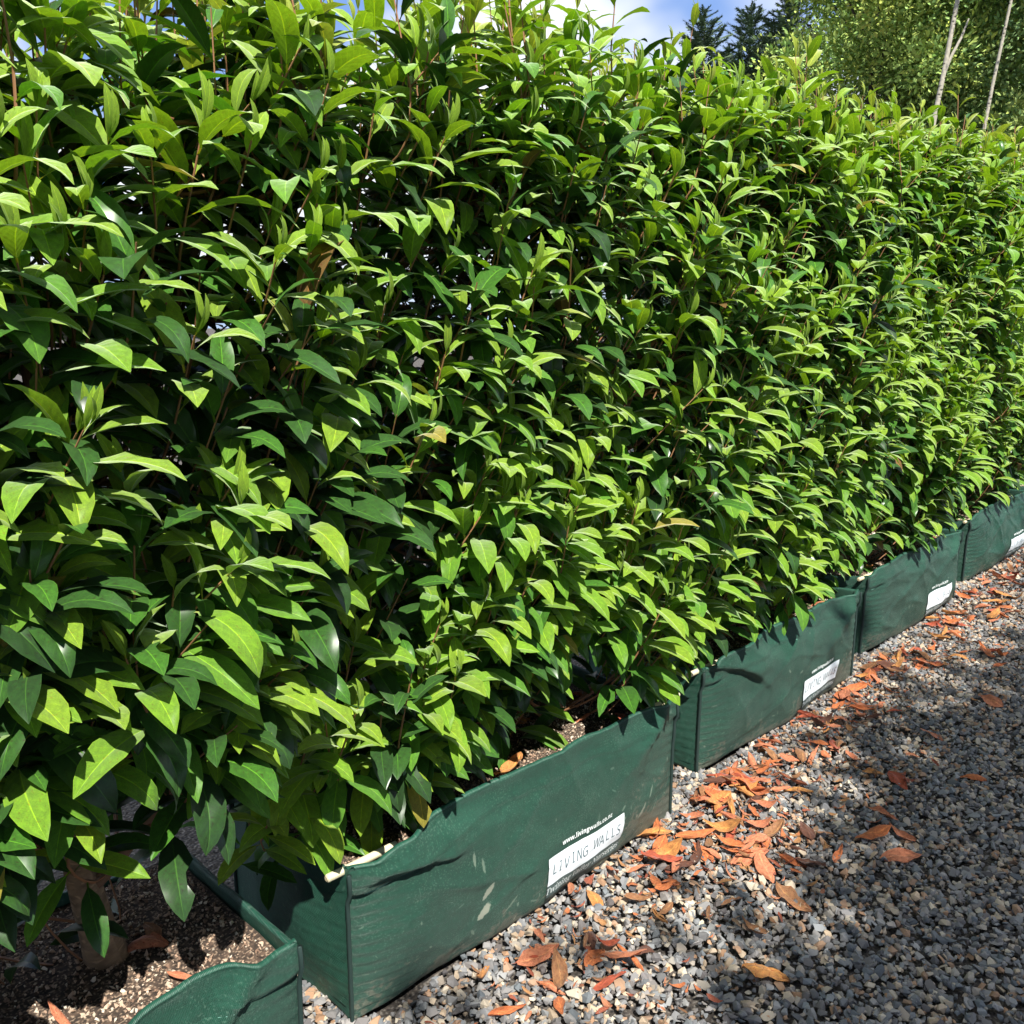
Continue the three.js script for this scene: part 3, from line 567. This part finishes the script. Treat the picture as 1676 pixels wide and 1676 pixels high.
  // on the potting mix
  BAGS.slice(0, 4).forEach((b, bi) => {
    for (let i = 0; i < (bi === 0 ? 20 : 11); i++) {
      const [x, z] = toBag(b, 0.05 + R() * 0.9, 0.04 + R() * 0.24), k = kinds[Math.floor(R() * 5)];
      lay(x, soilY(x, z) + 0.006 + R() * 0.006, z, k, Math.floor(R() * 6.99), 0.055 + R() * 0.045, R() < 0.3, 'on the potting mix inside a bag', 'dead leaves on the potting mix');
    }
  });
  const [yx, yz] = toBag(BAGS[0], 0.63, 0.05);
  lay(yx, soilY(yx, yz) + 0.01, yz, yellow, 0, 0.1, false, 'on potting mix by the thick bare trunk', null);
}

/* ------------------------------------------------------------------ trees behind and across the path */
const sprig = (n, len, spread, seed, wide = 0.45) => { // a few small leaves on a twig end
  const R = rng(seed), out = [];
  for (let i = 0; i < n; i++) {
    const l = len * (0.7 + R() * 0.6), w = l * wide, g = new THREE.BufferGeometry();
    g.setAttribute('position', new THREE.Float32BufferAttribute([0, 0, 0, w * 0.5, 0.02 * l, l * 0.45, 0, 0, l, -w * 0.5, 0.02 * l, l * 0.45], 3)); g.setIndex([0, 2, 1, 0, 3, 2]);
    const d = V(R() - 0.5, R() * 0.8 - 0.4, R() - 0.5).normalize(), q = new THREE.Quaternion().setFromUnitVectors(V(0, 0, 1), d);
    g.applyQuaternion(new THREE.Quaternion().setFromAxisAngle(V(0, 0, 1), (R() - 0.5) * 2)); g.applyQuaternion(q); g.translate(d.x * spread * R(), d.y * spread * R(), d.z * spread * R()); out.push(g);
  }
  const m = mergeGeometries(out); m.computeVertexNormals(); return m;
};
const crownMat = new THREE.MeshPhysicalMaterial({ color: 0xffffff, roughness: 1, side: THREE.DoubleSide });
const paleBark = new THREE.MeshStandardMaterial({ map: tex(64, 256, (u, v) => { const n = 0.8 + 0.25 * fbm(u * 4, v * 20, 3, 4), k = smooth(0.28, 0.4, noise3.noise(u * 3, v * 26, 8)) * 0.55; return [0.8 * n * (1 - k), 0.77 * n * (1 - k), 0.69 * n * (1 - k)]; }, true), roughness: 0.85 });
const darkBark = new THREE.MeshStandardMaterial({ color: lin(0.07, 0.055, 0.042), roughness: 0.95 });
function makeTree({ at, height, base, rx, ry, rz, n, tint, bark = darkBark, trunkR = 0.12, sp, scale = 1, seed, label, group, lean = [0, 0], clumps = 26, fork = false, loose = 1.6 }) {
  const R = rng(seed), g = () => (R() + R() + R() - 1.5) / 1.5, o = new THREE.Group(); o.position.set(at[0], 0, at[1]);
  const pts = [], rad = []; for (let i = 0; i <= 9; i++) { const t = i / 9; pts.push(V(lean[0] * t + 0.05 * g() * (i > 0), -0.05 + t * height * 0.95, lean[1] * t + 0.05 * g() * (i > 0))); rad.push(trunkR * mix(1, 0.2, t)); }
  part('trunk', tube(pts, rad, 10, 1), bark, o);
  if (fork) { const A = pts[4].clone(), p = [A, A.clone().add(V(0.06, 0.25, 0.07)), A.clone().add(V(0.14, 0.5, 0.16)), A.clone().add(V(0.2, 0.75, 0.22))]; part('limb', tube(p, [0.03, 0.022, 0.018, 0.01], 8, 1), bark, o); }
  const cy = base + ry, cen = [];
  for (let k = 0; k < clumps; k++) { // clumps through the crown, each on its own limb
    const a = k * 2.4 + R(), v = R() * 2 - 1, r = Math.pow(R(), 0.45), c = V(Math.cos(a) * Math.sqrt(1 - v * v * 0.9) * rx * r * 0.82 + lean[0] * 0.6, cy + v * ry * 0.85, Math.sin(a) * Math.sqrt(1 - v * v * 0.9) * rz * r * 0.82 + lean[1] * 0.6);
    cen.push([c, (0.2 + 0.2 * R()) * Math.min(rx, ry), 0.7 + R() * 0.6]);
    if (k < 14) { const y0 = clamp(c.y - ry * 0.35, base * 0.7, height * 0.9), t = y0 / (height * 0.95), A = V(lean[0] * t, y0, lean[1] * t), B = A.clone().lerp(c, 0.5).add(V(0, -0.08 * ry, 0)); const p = new THREE.QuadraticBezierCurve3(A, B, c).getPoints(5); part('limb', tube(p, p.map((_, i) => mix(trunkR * 0.32, 0.012, i / 5)), 6, 1), bark, o); }
  }
  const items = [], q = new THREE.Quaternion();
  for (let i = 0; i < n; i++) {
    const [c, s, tone] = cen[i % cen.length], p = V(g(), g() * 0.7, g()).multiplyScalar(s * loose).add(c);
    q.setFromEuler(new THREE.Euler((R() - 0.5) * 1.6, R() * 7, (R() - 0.5) * 1.6)); const k = scale * (0.7 + R() * 0.6), f = tone * (0.7 + R() * 0.6), w = R();
    items.push({ m: new THREE.Matrix4().compose(p, q.clone(), V(k, k, k)), c: lin(tint[0] * f * (0.85 + 0.4 * w), tint[1] * f, tint[2] * f * (1.15 - 0.4 * w)) });
  }
  instanced('crown', sp, crownMat, items, o);
  return top(o, 'tree', label, 'tree', group);
}
function makeConifer(at, height, r, seed, label) {
  const R = rng(seed), o = new THREE.Group(); o.position.set(at[0], 0, at[1]);
  part('trunk', tube([V(0, -0.1, 0), V(0.05, height * 0.5, 0), V(0, height, 0)], [0.2, 0.12, 0.02], 8), darkBark, o);
  const frond = (() => { const Q = rng(5), out = []; for (let i = 0; i < 150; i++) { const t = Q(), l = 0.07 + 0.1 * Q(), a = (Q() - 0.5) * 2.4, up = (Q() - 0.5) * 0.9, g = new THREE.BufferGeometry(); const bx = (Q() - 0.5) * 0.22 * (1 - t), d = V(Math.sin(a), up, Math.cos(a)).multiplyScalar(l); g.setAttribute('position', new THREE.Float32BufferAttribute([bx - 0.018, 0, t, bx + 0.018, 0.006, t + 0.01, bx + d.x, d.y, t + d.z], 3)); g.setIndex([0, 1, 2]); out.push(g); } const m = mergeGeometries(out); m.computeVertexNormals(); return m; })();
  const items = [];
  for (let y = height * 0.12; y < height * 0.995; y += 0.17 + R() * 0.12) {
    const w = r * Math.pow(1 - y / height, 0.72) + 0.12, n = 7 + Math.floor(R() * 3), a0 = R() * 6;
    for (let k = 0; k < n; k++) { const a = a0 + k / n * 6.283 + (R() - 0.5) * 0.6, segs = Math.max(1, Math.round(w / 0.65)), rise = 0.25 + R() * 0.35; for (let s = 0; s < segs; s++) {
      const rr = (s + 0.1) * w / segs, q = new THREE.Quaternion().setFromEuler(new THREE.Euler(-rise + (R() - 0.5) * 0.3, Math.PI / 2 - a + (R() - 0.5) * 0.7, (R() - 0.5), 'YXZ')), k2 = (w / segs) * (1.0 + R() * 0.6), f = 0.6 + R() * 0.8;
      items.push({ m: new THREE.Matrix4().compose(V(Math.cos(a) * rr, y + rr * Math.tan(rise) * 0.9, Math.sin(a) * rr), q, V(k2 * 1.9, k2 * 1.4, k2)), c: lin(0.085 * f, 0.13 * f, 0.065 * f) });
    } }
  }
  instanced('crown', frond, crownMat, items, o);
  return top(o, 'conifer_tree', label, 'conifer', 'conifers behind the hedge');
}
// a picture direction turned into a place on the ground at a given distance from the path
const place = (px, dist) => { const u = px - 838, fw = 1480 * Math.cos(Math.atan(312 / 1480)) + 140, dx = fw * 0.7535 + u * 0.657, dz = -fw * 0.657 + u * 0.7535, l = Math.hypot(dx, dz); return [camera.position.x + dx / l * dist, camera.position.z + dz / l * dist]; };
makeConifer(place(1148, 42), 14.0, 3.4, 61, 'tall dark conifer standing apart at the edge of the open sky');
makeConifer(place(1222, 45), 15.0, 3.2, 62, 'dark conifer in the middle of three behind the hedge');
makeConifer(place(1285, 43), 15.0, 3.2, 63, 'dark conifer beside the broadleaf trees with pale trunks');
makeConifer(place(1186, 52), 15.2, 3.4, 64, 'dark conifer filling the gap between the apart one and the middle one');
makeConifer(place(1256, 53), 16.2, 3.4, 65, 'dark conifer filling the gap beside the middle one');
const sprigA = sprig(54, 0.09, 0.62, 9, 0.5), sprigB = sprig(54, 0.075, 0.6, 10, 0.55), sprigC = sprig(70, 0.13, 0.6, 12, 0.5);
const wood = 'trees behind the hedge';
makeTree({ at: place(1105, 40), height: 10, base: 1, rx: 2.6, ry: 4.6, rz: 2.6, n: 800, tint: [0.04, 0.08, 0.055], sp: sprigB, scale: 1.9, seed: 70, label: 'low dark bluish tree at the foot of the open sky', group: wood });
makeTree({ at: place(1425, 22), height: 10.5, base: 1.2, rx: 2.3, ry: 5.0, rz: 2.4, n: 1050, tint: [0.36, 0.5, 0.13], sp: sprigA, scale: 1.15, seed: 71, trunkR: 0.11, label: 'olive green broadleaf tree next to the conifers behind the hedge', group: wood, clumps: 44 });
makeTree({ at: place(1525, 24), height: 11.5, base: 1.2, rx: 2.8, ry: 5.4, rz: 2.8, n: 1100, tint: [0.3, 0.44, 0.12], sp: sprigA, scale: 1.2, seed: 72, label: 'broadleaf tree filling the gap behind the pale forked trunk', group: wood, clumps: 44 });
const paleTrees = 'trees with pale trunks';
makeTree({ at: place(1482, 15.5), height: 11.5, base: 6.9, rx: 1.7, ry: 2.3, rz: 1.6, n: 450, tint: [0.14, 0.19, 0.05], bark: paleBark, trunkR: 0.052, sp: sprigB, scale: 1.0, seed: 73, lean: [0.75, 0.85], label: 'slender tree with a pale leaning forked trunk behind the hedge', group: paleTrees, clumps: 22, fork: true });
makeTree({ at: place(1580, 16.5), height: 11.5, base: 7.1, rx: 1.6, ry: 2.3, rz: 1.5, n: 450, tint: [0.12, 0.17, 0.045], bark: paleBark, trunkR: 0.038, sp: sprigB, scale: 1.0, seed: 74, lean: [0.6, 0.7], label: 'slender tree with a thin pale straight trunk above the hedge end', group: paleTrees, clumps: 22 });
makeTree({ at: place(1620, 23), height: 11, base: 0.8, rx: 3.0, ry: 5.3, rz: 2.8, n: 1100, tint: [0.24, 0.37, 0.1], sp: sprigA, scale: 1.2, seed: 75, label: 'dense dark broadleaf tree behind the thin straight pale trunk', group: wood, clumps: 44 });
makeTree({ at: place(1745, 21), height: 11, base: 0.8, rx: 3.0, ry: 5.2, rz: 2.8, n: 1000, tint: [0.22, 0.32, 0.1], sp: sprigA, scale: 1.2, seed: 76, label: 'dark broadleaf tree past the thin straight pale trunk', group: wood, clumps: 40 });
makeTree({ at: place(1515, 31), height: 12, base: 0.5, rx: 4.2, ry: 5.8, rz: 3.0, n: 900, tint: [0.06, 0.07, 0.025], sp: sprigA, scale: 2.0, seed: 77, label: 'dark tree deep behind the olive green broadleaf trees', group: wood, clumps: 40 });
makeTree({ at: place(1690, 30), height: 12, base: 0.5, rx: 4.4, ry: 5.8, rz: 3.0, n: 900, tint: [0.05, 0.065, 0.025], sp: sprigA, scale: 2.0, seed: 78, label: 'dark tree deep behind the pale trunks', group: wood, clumps: 40 });
// the row across the path whose crowns shade the gravel
for (let k = 0; k < 6; k++) makeTree({ at: [-4.9 + k * 2.3, 5.33 + 0.08 * Math.max(0, k - 1)], height: 6.6, base: 2.7, rx: 2.15, ry: 1.9, rz: 2.1, n: 1000, loose: 1.02, tint: [0.05, 0.09, 0.025], trunkR: 0.11, sp: sprigC, scale: 0.95, seed: 90 + k, label: 'tree across the path whose crown shades the gravel', group: 'shade trees across the path', clumps: 46 });

renderer.render(scene, camera);
